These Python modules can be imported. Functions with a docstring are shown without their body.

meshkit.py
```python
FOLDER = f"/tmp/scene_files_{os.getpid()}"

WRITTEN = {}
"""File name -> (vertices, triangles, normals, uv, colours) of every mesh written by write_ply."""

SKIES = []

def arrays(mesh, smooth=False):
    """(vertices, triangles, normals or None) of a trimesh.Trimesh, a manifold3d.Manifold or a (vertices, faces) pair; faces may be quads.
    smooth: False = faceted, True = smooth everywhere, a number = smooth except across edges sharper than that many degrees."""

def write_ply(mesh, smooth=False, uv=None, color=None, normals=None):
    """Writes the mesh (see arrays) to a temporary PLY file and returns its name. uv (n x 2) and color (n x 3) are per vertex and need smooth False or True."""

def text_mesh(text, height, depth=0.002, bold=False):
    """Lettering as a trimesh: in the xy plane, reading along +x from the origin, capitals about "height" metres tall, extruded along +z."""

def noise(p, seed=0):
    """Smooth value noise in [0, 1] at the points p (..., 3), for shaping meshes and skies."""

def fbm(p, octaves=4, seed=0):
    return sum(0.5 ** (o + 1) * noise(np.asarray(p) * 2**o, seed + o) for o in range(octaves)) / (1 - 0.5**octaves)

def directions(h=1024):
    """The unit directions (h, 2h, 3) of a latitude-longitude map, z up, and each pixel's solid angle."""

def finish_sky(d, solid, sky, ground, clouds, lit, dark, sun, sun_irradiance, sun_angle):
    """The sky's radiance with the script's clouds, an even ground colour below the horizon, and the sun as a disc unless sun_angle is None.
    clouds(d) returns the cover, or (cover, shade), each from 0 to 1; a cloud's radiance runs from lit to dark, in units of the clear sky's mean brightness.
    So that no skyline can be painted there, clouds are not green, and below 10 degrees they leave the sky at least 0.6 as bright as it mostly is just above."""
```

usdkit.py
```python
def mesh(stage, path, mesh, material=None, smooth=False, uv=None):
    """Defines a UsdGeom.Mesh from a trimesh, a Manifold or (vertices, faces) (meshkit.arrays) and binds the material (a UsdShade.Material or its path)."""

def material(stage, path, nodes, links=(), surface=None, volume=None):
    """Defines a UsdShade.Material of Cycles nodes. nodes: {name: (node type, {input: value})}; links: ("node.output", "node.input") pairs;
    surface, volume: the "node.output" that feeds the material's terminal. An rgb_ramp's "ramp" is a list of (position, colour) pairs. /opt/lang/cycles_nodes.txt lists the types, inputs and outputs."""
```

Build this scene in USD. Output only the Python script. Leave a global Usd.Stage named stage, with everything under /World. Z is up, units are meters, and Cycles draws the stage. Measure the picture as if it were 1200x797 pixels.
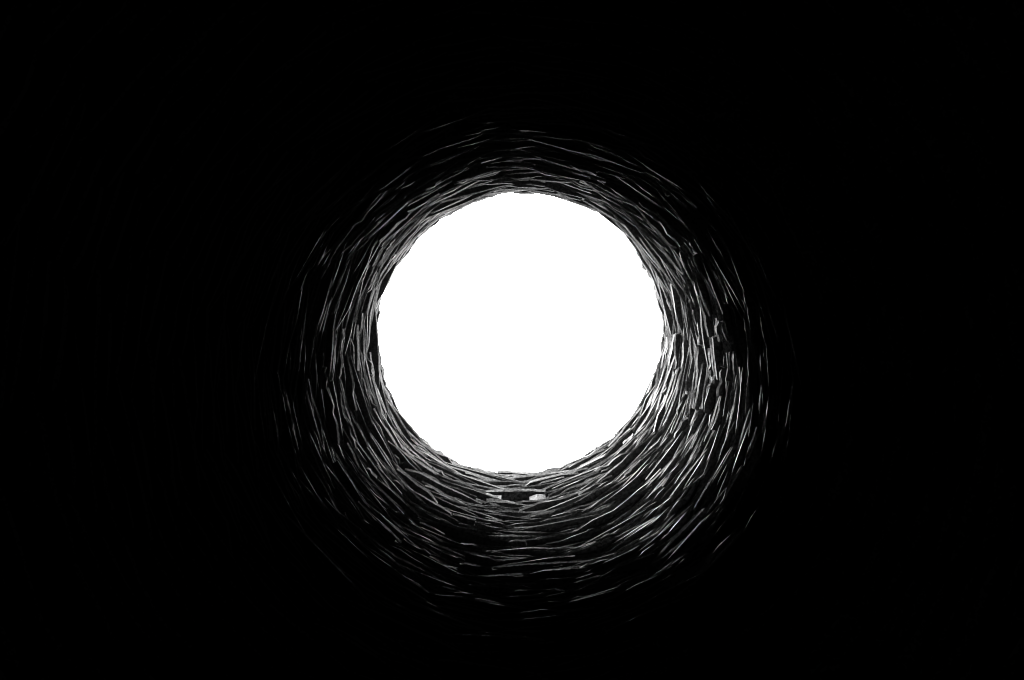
import math
import numpy as np
import usdkit
from pxr import Gf, Usd, UsdGeom, UsdLux

stage = Usd.Stage.CreateInMemory()
UsdGeom.SetStageUpAxis(stage, UsdGeom.Tokens.z)
UsdGeom.SetStageMetersPerUnit(stage, 1.0)
UsdGeom.Xform.Define(stage, "/World")
UsdGeom.Scope.Define(stage, "/World/Looks")

# ------------------------------------------------------------------ camera, sky, sun, exposure
EXPOSURE = 4.35
SKY_STRENGTH = 0.083
SUN_INTENSITY, SUN_ANGLE = 0.38, 26.0
SUN_AZ, SUN_EL = math.radians(23.0), math.radians(57.0)      # towards the sun, from +x anticlockwise

cam_pos = np.array([0.03736, 0.34628, 1.5])
fwd = np.array([-0.00238, -0.08843, 1.0]); fwd /= np.linalg.norm(fwd)
upv = np.array([0.0, 1.0, 0.0]); upv -= upv @ fwd * fwd; upv /= np.linalg.norm(upv)
rgt = np.cross(fwd, upv)
cam = UsdGeom.Camera.Define(stage, "/World/camera")
cam.CreateHorizontalApertureAttr(36.0)
cam.CreateVerticalApertureAttr(36.0 * 680 / 1024)
cam.CreateFocalLengthAttr(42.0)
cam.CreateClippingRangeAttr(Gf.Vec2f(0.02, 2000.0))
cam.CreateExposureAttr(EXPOSURE)
M = np.eye(4); M[0, :3], M[1, :3], M[2, :3], M[3, :3] = rgt, upv, -fwd, cam_pos
cam.AddTransformOp().Set(Gf.Matrix4d(*M.ravel().tolist()))

sun_dir = np.array([math.cos(SUN_EL) * math.cos(SUN_AZ), math.cos(SUN_EL) * math.sin(SUN_AZ), math.sin(SUN_EL)])
sky_mat = usdkit.material(stage, "/World/Looks/white_sky", {
    "sky": ("sky_texture", {"sky_type": "single_scattering", "sun_disc": False, "sun_elevation": SUN_EL,
                            "sun_rotation": math.atan2(sun_dir[0], sun_dir[1]), "aerosol_density": 2.0}),
    "grey": ("hsv", {"saturation": 0.0}),
    "tc": ("texture_coordinate", {}),
    "cloud": ("noise_texture", {"scale": 2.2, "detail": 5.0, "roughness": 0.55}),
    "cover": ("rgb_ramp", {"ramp": [(0.0, (0.55,) * 3), (1.0, (1.0,) * 3)]}),
    "mix": ("mix_color", {"b": (9.0, 9.0, 9.0), "use_clamp": False}),
    "bg": ("background_shader", {"strength": SKY_STRENGTH})},
    [("sky.color", "grey.color"), ("grey.color", "mix.a"), ("tc.generated", "cloud.vector"), ("cloud.fac", "cover.fac"),
     ("cover.color", "mix.fac"), ("mix.result", "bg.color")], surface="bg.background")
from pxr import UsdShade
sky = UsdLux.DomeLight.Define(stage, "/World/sky")
UsdShade.MaterialBindingAPI.Apply(sky.GetPrim()).Bind(sky_mat)
sky.GetPrim().SetCustomDataByKey("kind", "structure")
sky.GetPrim().SetCustomDataByKey("label", "blank white overcast sky seen through the round stone opening")
sky.GetPrim().SetCustomDataByKey("category", "sky")

sun = UsdLux.DistantLight.Define(stage, "/World/sun")
sun.CreateIntensityAttr(SUN_INTENSITY); sun.CreateAngleAttr(SUN_ANGLE); sun.CreateNormalizeAttr(True)
sun.CreateColorAttr(Gf.Vec3f(1.0, 1.0, 1.0))
z = sun_dir; x = np.cross([0, 0, 1.0], z); x /= np.linalg.norm(x); y = np.cross(z, x)
S = np.eye(4); S[0, :3], S[1, :3], S[2, :3] = x, y, z
sun.AddTransformOp().Set(Gf.Matrix4d(*S.ravel().tolist()))

# ------------------------------------------------------------------ helpers
rng = np.random.default_rng(20)
used = {}


def numbered(parent, name):
    k = used.get((parent, name), 0); used[(parent, name)] = k + 1
    return f"{parent}/{name}" if k == 0 else f"{parent}/{name}_{k:03d}"


def tag(prim, **kw):
    for k, v in kw.items():
        prim.SetCustomDataByKey(k, v)


def stone_material(name, lo, hi, seed, rough=0.75):
    """Grey slate: fine grain, cloudy tone and a few pale lichen flecks."""
    return usdkit.material(stage, f"/World/Looks/{name}", {
        "geo": ("geometry", {}),
        "map": ("mapping", {"location": (seed * 3.1, seed * 1.7, seed * 0.9)}),
        "tone": ("noise_texture", {"scale": 14.0, "detail": 6.0, "roughness": 0.65}),
        "grain": ("noise_texture", {"scale": 110.0, "detail": 4.0, "roughness": 0.7}),
        "ramp": ("rgb_ramp", {"ramp": [(0.25, (lo,) * 3), (0.75, (hi,) * 3)]}),
        "speck": ("rgb_ramp", {"ramp": [(0.40, (0.2,) * 3), (0.60, (1.75,) * 3)]}),
        "isl": ("map_range", {"from_min": 0.0, "from_max": 1.0, "to_min": 0.7, "to_max": 1.25}),
        "mul": ("mix_color", {"blend_type": "multiply", "fac": 1.0, "use_clamp": False}),
        "mul2": ("mix_color", {"blend_type": "multiply", "fac": 1.0, "use_clamp": False}),
        "bump": ("bump", {"strength": 0.5, "distance": 0.004}),
        "p": ("principled_bsdf", {"roughness": rough, "specular_ior_level": 0.3})},
        [("geo.position", "map.vector"), ("map.vector", "tone.vector"), ("map.vector", "grain.vector"),
         ("tone.fac", "ramp.fac"), ("grain.fac", "speck.fac"), ("ramp.color", "mul.a"), ("speck.color", "mul.b"),
         ("geo.random_per_island", "isl.value"), ("mul.result", "mul2.a"), ("isl.result", "mul2.b"),
         ("grain.fac", "bump.height"), ("bump.normal", "p.normal"), ("mul2.result", "p.base_color")], surface="p.BSDF")


SLATE = [stone_material(f"slate_{n}", lo, hi, i) for i, (n, lo, hi) in enumerate(
    [("dark", 0.035, 0.065), ("grey", 0.045, 0.08), ("mid", 0.06, 0.10), ("light", 0.08, 0.13), ("pale", 0.11, 0.17)])]
RUBBLE = stone_material("rubble", 0.03, 0.06, 9)
EARTH = stone_material("earth", 0.03, 0.06, 11, 0.95)

# ------------------------------------------------------------------ the shaft: its rim and its profile
H, R0 = 5.697, 0.5
RIM = np.array([(1.4, .5056), (8.9, .5043), (19.1, .5013), (26.7, .4971), (34.7, .484), (46.9, .4852), (55.5, .4805), (66.2, .4797),
                (74.8, .4909), (82.6, .4909), (94.0, .5024), (99.4, .4974), (109.5, .4972), (118.1, .5049), (125.0, .5069), (129.0, .5141),
                (135.7, .5163), (142.3, .5041), (150.5, .4935), (158.4, .4982), (166.3, .4977), (173.3, .5021), (183.2, .5031),
                (190.8, .5014), (198.9, .4962), (208.4, .4935), (217.8, .4916), (228.8, .4992), (238.5, .4906), (248.3, .494),
                (257.4, .5021), (265.0, .4959), (279.6, .501), (288.0, .5079), (296.0, .5103), (303.9, .5085), (315.6, .517),
                (324.7, .5093), (331.8, .5089), (338.0, .5001), (346.1, .5016), (353.8, .5024)])
PROFILE = np.array([(0, .500), (.25, .502), (.5, .506), (.8, .512), (1.05, .527), (1.19, .548), (1.29, .588), (1.37, .648), (1.45, .745), (1.56, .92), (1.75, 1.2), (2.1, 1.58), (2.6, 1.82), (3.4, 2.02), (4.4, 2.12), (5.75, 2.15)])


def rim_radius(th):
    return np.interp(np.degrees(th) % 360, RIM[:, 0], RIM[:, 1], period=360)


def wall_radius(th, zz):
    d = np.maximum(H - zz, 0)
    base = np.interp(d, PROFILE[:, 0], PROFILE[:, 1])
    k = np.exp(-d / 0.35)
    wob = 0.007 * np.sin(3 * th + 2.1 * zz) + 0.004 * np.sin(7 * th - 5 * zz + 1.3) + 0.002 * np.sin(11 * th + 9 * zz)
    return base + k * (rim_radius(th) - 0.5) + (1 - k) * wob


def slab(length, depth, thick, n=5, rough=0.0013, taper=0.5):
    """One split slate: a chipped inner edge in three rows (worn arrises), a ragged back. Local x along the wall, y outward, z up."""
    s = np.linspace(-0.5, 0.5, n) * length
    s[1:-1] += rng.normal(0, 0.04 * length, n - 2)
    edge = rng.normal(0, rough, n)
    edge[[0, -1]] += np.abs(rng.normal(0, 1.6 * rough, 2))
    bow = rng.normal(0, 0.018 * thick, n)
    ztop, zbot = thick / 2 + bow + rng.normal(0, 0.03 * thick, n), -thick / 2 + bow + rng.normal(0, 0.05 * thick, n)
    nick = np.where(rng.random(n) < (.18 if taper > .1 else 0), rng.uniform(.002, .006, n), 0)          # a chipped corner here and there
    edge = edge + nick
    tap = 1 - rng.uniform(0, taper) * np.abs(np.linspace(-1, 1, n) - rng.uniform(-0.6, 0.6)) ** 1.5
    ztop, zbot = bow + (ztop - bow) * tap, bow + (zbot - bow) * tap
    worn = np.minimum(0.18 * thick, 0.005)
    mid = rng.normal(0.15, 0.12) * thick
    rows = [np.stack([s, edge + worn + rng.normal(0, 0.001, n), zbot], 1),
            np.stack([s, edge - rng.uniform(0, 0.003, n), (zbot + ztop) / 2 + mid * tap], 1),
            np.stack([s, edge + worn + rng.normal(0, 0.001, n), ztop], 1)]
    b = np.array([[-0.5 * length * rng.uniform(0.6, 1), depth * rng.uniform(0.85, 1.1)], [0.5 * length * rng.uniform(0.6, 1), depth * rng.uniform(0.85, 1.1)]])
    back = [np.array([[*b[k], zz] for k in (0, 1)]) for zz in (-thick / 2, thick / 2)]
    v = np.vstack([*rows, *back])
    B, T = 3 * n, 3 * n + 2
    f = []
    for r in (0, 1):
        for k in range(n - 1):
            a = r * n + k
            f += [(a, a + 1, a + n + 1), (a, a + n + 1, a + n)]
    for k in range(n - 1):
        f.append((2 * n + k, 2 * n + k + 1, T if k < n // 2 else T + 1))
        f.append((k + 1, k, B if k < n // 2 else B + 1))
    f += [(2 * n + n // 2, T + 1, T), (n // 2, B, B + 1)]
    f += [(0, n, B), (n, T, B), (n, 2 * n, T)]
    f += [(n - 1, B + 1, 2 * n - 1), (2 * n - 1, B + 1, T + 1), (2 * n - 1, T + 1, 3 * n - 1)]
    f += [(B, T, T + 1), (B, T + 1, B + 1)]
    return v, np.array(f)


def place(v, th, r, zz, yaw, roll, pitch):
    """yaw: turn in plan off the tangent; roll: one end up; pitch: inner edge up (+) or down."""
    cr, sr = math.cos(roll), math.sin(roll)
    v = v @ np.array([[cr, 0, -sr], [0, 1, 0], [sr, 0, cr]]).T
    cp, sp = math.cos(pitch), math.sin(pitch)
    v = v @ np.array([[1, 0, 0], [0, cp, sp], [0, -sp, cp]]).T
    a = th - math.pi / 2 + yaw
    ca, sa = math.cos(a), math.sin(a)
    v = v @ np.array([[ca, -sa, 0], [sa, ca, 0], [0, 0, 1]]).T
    return v + np.array([r * math.cos(th), r * math.sin(th), zz])


def pixel(p):
    d = np.atleast_2d(p) - cam_pos
    w = d @ fwd
    return np.stack([600 + 1400 * (d @ rgt) / w, 398.5 - 1400 * (d @ upv) / w], -1)


slabs = []      # (vertices, faces, n, depth below the rim, material)


def lay(th, zz, length, thick, proud, yaw, roll, pitch, depth=None, mat=None, rough=None, n=5):
    # a chord's middle lies inside the arc, so push it back by half the sagitta to keep the ends near the wall
    r = wall_radius(th, zz) - proud + 0.0
    r = math.sqrt(max(r * r - (length / 4) ** 2, 0.01))
    rough = rough or (.0011 if rng.random() < .9 else .0025)
    v, f = slab(length, depth or rng.uniform(0.16, 0.24), thick, n, rough)
    v = place(v, th, r, zz, yaw, roll, pitch)
    slabs.append([v, f, n, H - zz, mat if mat is not None else int(rng.choice(5, p=[.22, .28, .25, .17, .08])), "slate_slab"])


# ------------------------------------------------------------------ the stones, laid course by course
# long slates that stand proud of the rest: bearing and height of both ends, thickness
PROUD = [
    (186.5, 5.48, 209.8, 5.602, 0.06), (177.5, 5.374, 190.1, 5.407, 0.06), (178.4, 5.212, 189.9, 5.091, 0.056), (176.1, 4.879, 185.8, 4.886, 0.044), (178.6, 4.798, 196.9, 4.915, 0.039),
    (181.6, 4.826, 197.3, 4.956, 0.032), (176, 4.75, 182.7, 4.751, 0.04), (172, 4.677, 186.3, 4.721, 0.037), (171.4, 4.645, 184.6, 4.683, 0.03), (184.6, 4.743, 192.4, 4.765, 0.058),
    (180.1, 4.626, 188.7, 4.649, 0.043), (188.1, 4.641, 198.7, 4.627, 0.025), (200.7, 4.908, 208.8, 4.972, 0.058), (208.7, 4.973, 219.2, 5.086, 0.036), (195.6, 4.795, 203.8, 4.826, 0.036),
    (194.9, 5.047, 202.8, 5.073, 0.058), (191, 5.277, 213.4, 5.212, 0.039), (195.6, 5.369, 200.2, 5.313, 0.06), (213.2, 5.572, 219.8, 5.511, 0.06), (220.1, 5.436, 225.5, 5.443, 0.06),
    (203.8, 5.521, 219.6, 5.476, 0.05), (129.9, 4.695, 143.4, 4.757, 0.054), (132.9, 4.631, 142.5, 4.628, 0.048), (144.9, 4.735, 153.9, 4.715, 0.052), (145.8, 4.555, 153.8, 4.565, 0.035),
    (151.7, 4.648, 164.8, 4.634, 0.043), (157.1, 4.919, 165, 4.914, 0.055), (154.3, 4.72, 163.5, 4.695, 0.038), (130.5, 5.325, 154.5, 5.106, 0.06), (133.5, 5.042, 159.7, 5.238, 0.06),
    (157.1, 5.107, 175.4, 5.296, 0.06), (166.4, 4.605, 172.7, 4.618, 0.035), (158.8, 4.682, 171.8, 4.725, 0.041), (166.4, 4.559, 172.7, 4.579, 0.031), (161.1, 4.511, 172.7, 4.531, 0.026),
    (210, 4.537, 225.6, 4.556, 0.021), (222.7, 5.073, 230.5, 5.065, 0.047), (239.5, 5.181, 248.8, 5.126, 0.048), (254.9, 4.778, 269.1, 4.745, 0.027), (239.6, 4.653, 247.8, 4.679, 0.025),
    (218.8, 4.611, 227.4, 4.613, 0.026), (263.8, 4.95, 249.4, 4.943, 0.026), (270.9, 5.114, 247.1, 5.205, 0.036), (259.8, 5.271, 238.8, 5.312, 0.052), (237.8, 5.322, 225.6, 5.317, 0.054),
    (221.9, 4.729, 213.3, 4.749, 0.03), (245.6, 4.522, 252, 4.521, 0.018), (325.7, 4.717, 320.4, 4.758, 0.046), (316.1, 4.875, 310.4, 4.891, 0.033), (308.4, 4.973, 293.9, 4.89, 0.043),
    (316.8, 5.02, 299, 4.978, 0.036), (305.3, 5.089, 290.2, 5.086, 0.036), (296.4, 5.355, 283.1, 5.304, 0.041), (314.1, 5.119, 283.6, 5.192, 0.038), (321.3, 4.701, 303.7, 4.781, 0.025),
    (293.5, 4.919, 285.7, 4.904, 0.032), (302.8, 4.714, 294.6, 4.705, 0.028), (289.2, 4.669, 282.4, 4.678, 0.025), (313.5, 4.645, 304.8, 4.675, 0.027), (305.5, 4.51, 296.7, 4.545, 0.019),
    (294.1, 4.57, 288, 4.587, 0.019), (287.1, 4.604, 277.8, 4.599, 0.019), (288.2, 4.538, 279.1, 4.549, 0.018), (335.8, 4.679, 327.8, 4.663, 0.033), (319.9, 5.128, 315.7, 5.132, 0.06),
    (305.3, 5.293, 300, 5.365, 0.06), (333.9, 4.553, 321.4, 4.539, 0.023), (315.5, 4.505, 307.2, 4.502, 0.02), (28.5, 5.022, 20.7, 5.114, 0.06), (9.9, 4.792, 1.7, 4.791, 0.05),
    (1.7, 4.791, 353.5, 4.777, 0.037), (0.7, 4.938, 341.9, 4.87, 0.046), (352.9, 5.35, 347.6, 5.337, 0.06), (354.6, 5.473, 327.8, 5.436, 0.06), (347, 5.31, 332.6, 5.284, 0.056),
    (337.5, 5.126, 317.5, 5.228, 0.056), (342.2, 4.755, 332.2, 4.736, 0.035), (338.9, 4.846, 330, 4.833, 0.039), (353.7, 4.652, 337.3, 4.603, 0.031), (0.1, 4.604, 353.7, 4.618, 0.038),
    (11.3, 4.675, 354.7, 4.696, 0.037), (15.8, 4.614, 355.4, 4.652, 0.034), (8.8, 5.071, 352.6, 5.08, 0.057), (12.7, 5.161, 1.8, 5.049, 0.06), (59.9, 4.86, 74.9, 4.806, 0.06),
    (69, 4.702, 76.6, 4.742, 0.06), (69.1, 4.65, 79.7, 4.65, 0.06), (52.7, 4.753, 63.7, 4.701, 0.06), (40.1, 4.709, 54.8, 4.784, 0.06), (50.8, 5.208, 36.4, 5.393, 0.06),
    (38.4, 4.853, 31.5, 4.86, 0.06), (41.9, 5.024, 37.9, 5.03, 0.06), (32.9, 4.955, 21.7, 5.105, 0.06), (33.6, 5.319, 21.2, 5.188, 0.06), (77, 4.929, 80.6, 5.246, 0.06),
    (61.4, 4.59, 66.3, 4.594, 0.06), (102.3, 4.556, 110.2, 4.542, 0.051), (107.2, 4.717, 114.5, 4.786, 0.06), (113.8, 4.606, 124.8, 4.622, 0.06), (93.3, 4.721, 107.2, 4.717, 0.06),
    (128, 4.685, 143.3, 4.749, 0.055), (127.1, 4.561, 141.6, 4.569, 0.036), (103.5, 5.309, 112.7, 5.231, 0.06), (113.1, 5.155, 128.8, 5.285, 0.06),
]
NICHE = (267.0, 277.1, 5.258, 5.326)                      # a small square putlog hole under a lintel: bearings, heights
HOLLOWS = [(164.0, 177.0, 5.36, 5.56), (203.0, 209.0, 5.30, 5.45), (353.5, 367.0, 5.30, 5.45), (322.0, 330.0, 5.08, 5.34), (297.0, 310.0, 4.80, 5.10)]


def between(a, lo, hi):
    return (a - lo) % 360 < (hi - lo)


def ends_slab(a0, z0, a1, z1, thick, proud, name="slate_slab", depth=None, mat=None):
    """A slab between two points of the wall's face."""
    if (a1 - a0 + 180) % 360 - 180 < 0:
        a0, z0, a1, z1 = a1, z1, a0, z0
    t0, t1 = math.radians(a0), math.radians(a0 + (a1 - a0) % 360)
    zm = (z0 + z1) / 2
    run = (t1 - t0) * float(wall_radius((t0 + t1) / 2, zm))
    dz = float(np.clip(z1 - z0, -.2 * run, .2 * run)); z0, z1 = zm - dz / 2, zm + dz / 2
    sag = .8 * (t1 - t0) ** 2 / 8 * .5 * math.exp(-(H - zm) / .5) * (zm > 5.36 or zm < 5.2)
    r0, r1 = (float(wall_radius(t, q)) + sag - min(proud, .002 + .03 * (H - q)) for t, q in ((t0, z0), (t1, z1)))
    p0, p1 = np.array([r0 * math.cos(t0), r0 * math.sin(t0), z0]), np.array([r1 * math.cos(t1), r1 * math.sin(t1), z1])
    m, e = (p0 + p1) / 2, p1 - p0
    th = math.atan2(m[1], m[0])
    yaw = math.atan2(e[1], e[0]) - (th + math.pi / 2)
    v, f = slab(np.linalg.norm(e), depth or rng.uniform(.16, .24), thick, 5, .0011, .05 if name in ("jamb_stone", "lintel") else .5)
    v = v * np.array([-1, 1, 1]); f = f[:, ::-1]
    v = place(v, th, math.hypot(m[0], m[1]), m[2], yaw, -math.atan2(e[2], math.hypot(e[0], e[1])), rng.normal(0, .02))
    slabs.append([v, f, 5, H - zm, mat if mat is not None else int(rng.choice([1, 2, 3, 4], p=[.25, .3, .3, .15])), name])
    taken.append((math.degrees(t0), math.degrees(t1), z0, z1, thick))


taken = []
for a0, z0, a1, z1, t in PROUD:
    ends_slab(a0, z0, a1, z1, min(.34 * t, .0135), rng.uniform(.010, .017))
ends_slab(260.4, 5.345, 283.2, 5.345, .024, .012, "lintel", .28, 3)
ends_slab(277.2, 5.292, 283.0, 5.292, .058, .009, "jamb_stone", .14, 1)
ends_slab(260.8, 5.292, 266.9, 5.292, .056, .005, "jamb_stone", .14, 1)
ends_slab(260.7, 5.230, 272.1, 5.226, .016, .008)
ends_slab(272.2, 5.226, 282.7, 5.230, .016, .009)
taken.append((267.0, 277.1, 5.288, 5.288, .086))


def free(th, q, t):
    a = math.degrees(th)
    for a0, a1, z0, z1, k in taken:
        u = (a - a0) % 360 / (a1 - a0)
        if u < 1 and abs(q - (z0 + u * (z1 - z0))) < k / 2 + .25 * t:
            return False
    return True


zz = H
while zz > 0.05:
    d = H - zz
    if d < 1.4:
        t = np.interp(d, [0, .3, .9, 1.3], [.0145, .011, .0072, .0062]) * rng.uniform(0.65, 1.4)
    else:
        t = np.interp(d, [1.4, 2.2, 5.8], [.008, .05, .08]) * rng.uniform(0.8, 1.25)
    zc = zz - t / 2
    th = rng.uniform(0, 2 * math.pi); end = th + 2 * math.pi
    while th < end:
        R = float(wall_radius(th, zc))
        big = 1.0 if d < 1.3 else 1.0 + 0.6 * (d - 1.3)
        L = min(float(np.clip(rng.lognormal(math.log(.21), .36), .07, .40)) * big, .75)
        L = min(L, max((end - th) * R + 0.03, 0.06))
        if d < .07:
            L = min(L, rng.uniform(.07, .15))
        half = L / 2 / R
        if d < 0.06:
            proud, yaw = rng.normal(0.0, .003), rng.normal(0, .025)
        else:
            proud, yaw = rng.normal(0, np.interp(d, [.3, .8, 1.1], [.0048, .0034, .002])) + (rng.uniform(.006, .018) if rng.random() < .10 - .08 * min(d, 1) and d < 1.0 else 0), rng.normal(0, .045)
        if d < .5:
            proud = min(proud, .004 + .05 * d)
        if d > 1.15:
            proud, yaw = min(proud, .001), yaw * .5
        if rng.random() < .04 and d > .08:
            proud -= rng.uniform(.02, .06)
        if any(between(math.degrees(th + half), a0, a1) and lo < zc < hi for a0, a1, lo, hi in HOLLOWS) and rng.random() < .75:
            proud -= .045
        if d < 1.4:      # stop a slab short where a proud slate, a jamb or the niche is in its way
            cut = [free(th + 2 * half * u, zc, t) for u in np.linspace(.06, .94, 9)]
            if not all(cut):
                k = cut.index(True) if True in cut else 9
                if k == 0:
                    k2 = cut.index(False); half2 = half * (k2 / 9)
                    L, half = L * k2 / 9, half2
                else:
                    k = max(k, 1); th += 2 * half * k / 9
                    continue
                if L < .035:
                    th += 2 * half + .004
                    continue
        lay(th + half, zc + rng.normal(0, .12 * t), L, t * rng.uniform(.65, 1.0), proud, yaw, rng.normal(0, .018), rng.normal(0, .03))
        th += 2 * half + rng.uniform(0.000, 0.012) / R
    zz -= t

# ------------------------------------------------------------------ the scene's objects
chimney = UsdGeom.Xform.Define(stage, "/World/stone_chimney").GetPrim()
tag(chimney, label="round dry stone shaft of thin stacked slate slabs, open at the top to the sky", category="chimney")
C = "/World/stone_chimney"

# rubble behind the facing: a closed thick shell
na = 96
ang = np.linspace(0, 2 * np.pi, na, endpoint=False)
zs = np.r_[np.linspace(H - .03, H - 2, 24), np.linspace(H - 2.2, -0.2, 16)]
inner = [np.stack([(wall_radius(ang, q) + .115) * np.cos(ang), (wall_radius(ang, q) + .115) * np.sin(ang), 0 * ang + q], 1) for q in zs]
outer = [np.stack([(wall_radius(ang, q) + .50) * np.cos(ang), (wall_radius(ang, q) + .50) * np.sin(ang), 0 * ang + q], 1) for q in zs[::-1]]
loops = inner + outer
V = np.vstack(loops); nl = len(loops); F = []
for i in range(nl):
    for j in range(na):
        a, b = i * na + j, i * na + (j + 1) % na
        c, e = ((i + 1) % nl) * na + j, ((i + 1) % nl) * na + (j + 1) % na
        F += [(a, c, b), (b, c, e)]
V = V + rng.normal(0, .006, V.shape)
usdkit.mesh(stage, f"{C}/rubble_core", (V, np.array(F)), RUBBLE)

# the 300 slabs that show largest are parts of their own; the rest is one part
area = []
for v, f, n, d, m, name in slabs:
    q = pixel(v[:3 * n])
    o = np.r_[np.arange(n), np.arange(3 * n - 1, 2 * n - 1, -1)]
    P = q[o]; A = abs(np.sum(P[:, 0] * np.roll(P[:, 1], -1) - P[:, 1] * np.roll(P[:, 0], -1))) / 2
    area.append((1e6 if name != "slate_slab" else 0) + A if d < 1.3 else 0)
order = np.argsort(area)[::-1]
single = set(order[:303].tolist())                       # lintel, two jamb stones and 300 slabs
rest_v, rest_f, off = {}, {}, {}
for i, (v, f, n, d, m, name) in enumerate(slabs):
    if i in single:
        o = v.mean(0)
        g = usdkit.mesh(stage, numbered(C, name), (v - o, f), SLATE[m])
        g.AddTranslateOp().Set(Gf.Vec3d(*o.tolist()))
rv, rf, k = [], [], 0
for i, (v, f, n, d, m, name) in enumerate(slabs):
    if i not in single:
        rv.append(v); rf.append(f + k); k += len(v)
g = usdkit.mesh(stage, f"{C}/slate_courses", (np.vstack(rv), np.vstack(rf)), SLATE[1])
tag(g.GetPrim(), kind="stuff")

# small stones lodged at the rim, and one pebble stuck on the wall
import trimesh
for a, dz, r, k in [(125.5, -.012, 0, .012), (151.5, -.02, 0, .014), (303.5, -.006, 0, .013), (352.0, -.012, 0, .009),
                    (283.0, -.004, 0, .007), (226.0, -.01, 0, .012), (40.0, -.01, 0, .008), (8.0, -.004, 0, .006), (22.0, -.005, 0, .008), (141.0, -.004, 0, .007), (118.0, -.004, 0, .006), (197.0, -.004, 0, .008), (236.0, -.004, 0, .007), (290.0, -.004, 0, .006), (331.0, -.005, 0, .009), (65.0, -.004, 0, .006), (128.3, 4.46 - H, .004, .010)]:
    m = trimesh.creation.icosphere(2, 1.0)
    v = np.array(m.vertices)
    lump = 1 + rng.normal(0, .07, len(v)) + .22 * np.sin(v @ rng.normal(0, 2.2, 3) + rng.uniform(0, 6))
    v = v * lump[:, None] * k * rng.uniform(.7, 1.3, 3)
    t = math.radians(a)
    o = np.array([*(float(wall_radius(t, H + dz)) + .55 * k - r) * np.array([math.cos(t), math.sin(t)]), H + dz])
    g = usdkit.mesh(stage, numbered(C, "lodged_pebble"), (v, np.array(m.faces)), SLATE[3], smooth=50)
    g.AddTranslateOp().Set(Gf.Vec3d(*o.tolist()))

# ground: one sheet under and round the shaft
q = np.linspace(-1, 1, 41); gx = np.sign(q) * np.abs(q) ** 3 * 300
X, Y = np.meshgrid(gx, gx); Z = 0.02 * np.sin(X * 1.3) * np.cos(Y * 1.1) * np.minimum(1, np.hypot(X, Y) / 3)
gv = np.stack([X.ravel(), Y.ravel(), Z.ravel()], 1)
I, J = np.meshgrid(np.arange(40), np.arange(40)); a = (J * 41 + I).ravel()
gf = np.vstack([np.stack([a, a + 1, a + 42], 1), np.stack([a, a + 42, a + 41], 1)])
g = usdkit.mesh(stage, "/World/ground", (gv, gf), EARTH)
tag(g.GetPrim(), kind="structure", label="bare dark earth floor beneath the stone shaft", category="ground")
print(len(slabs), "slabs", sum(x[3] < 1.3 for x in slabs), "in the lit shaft")
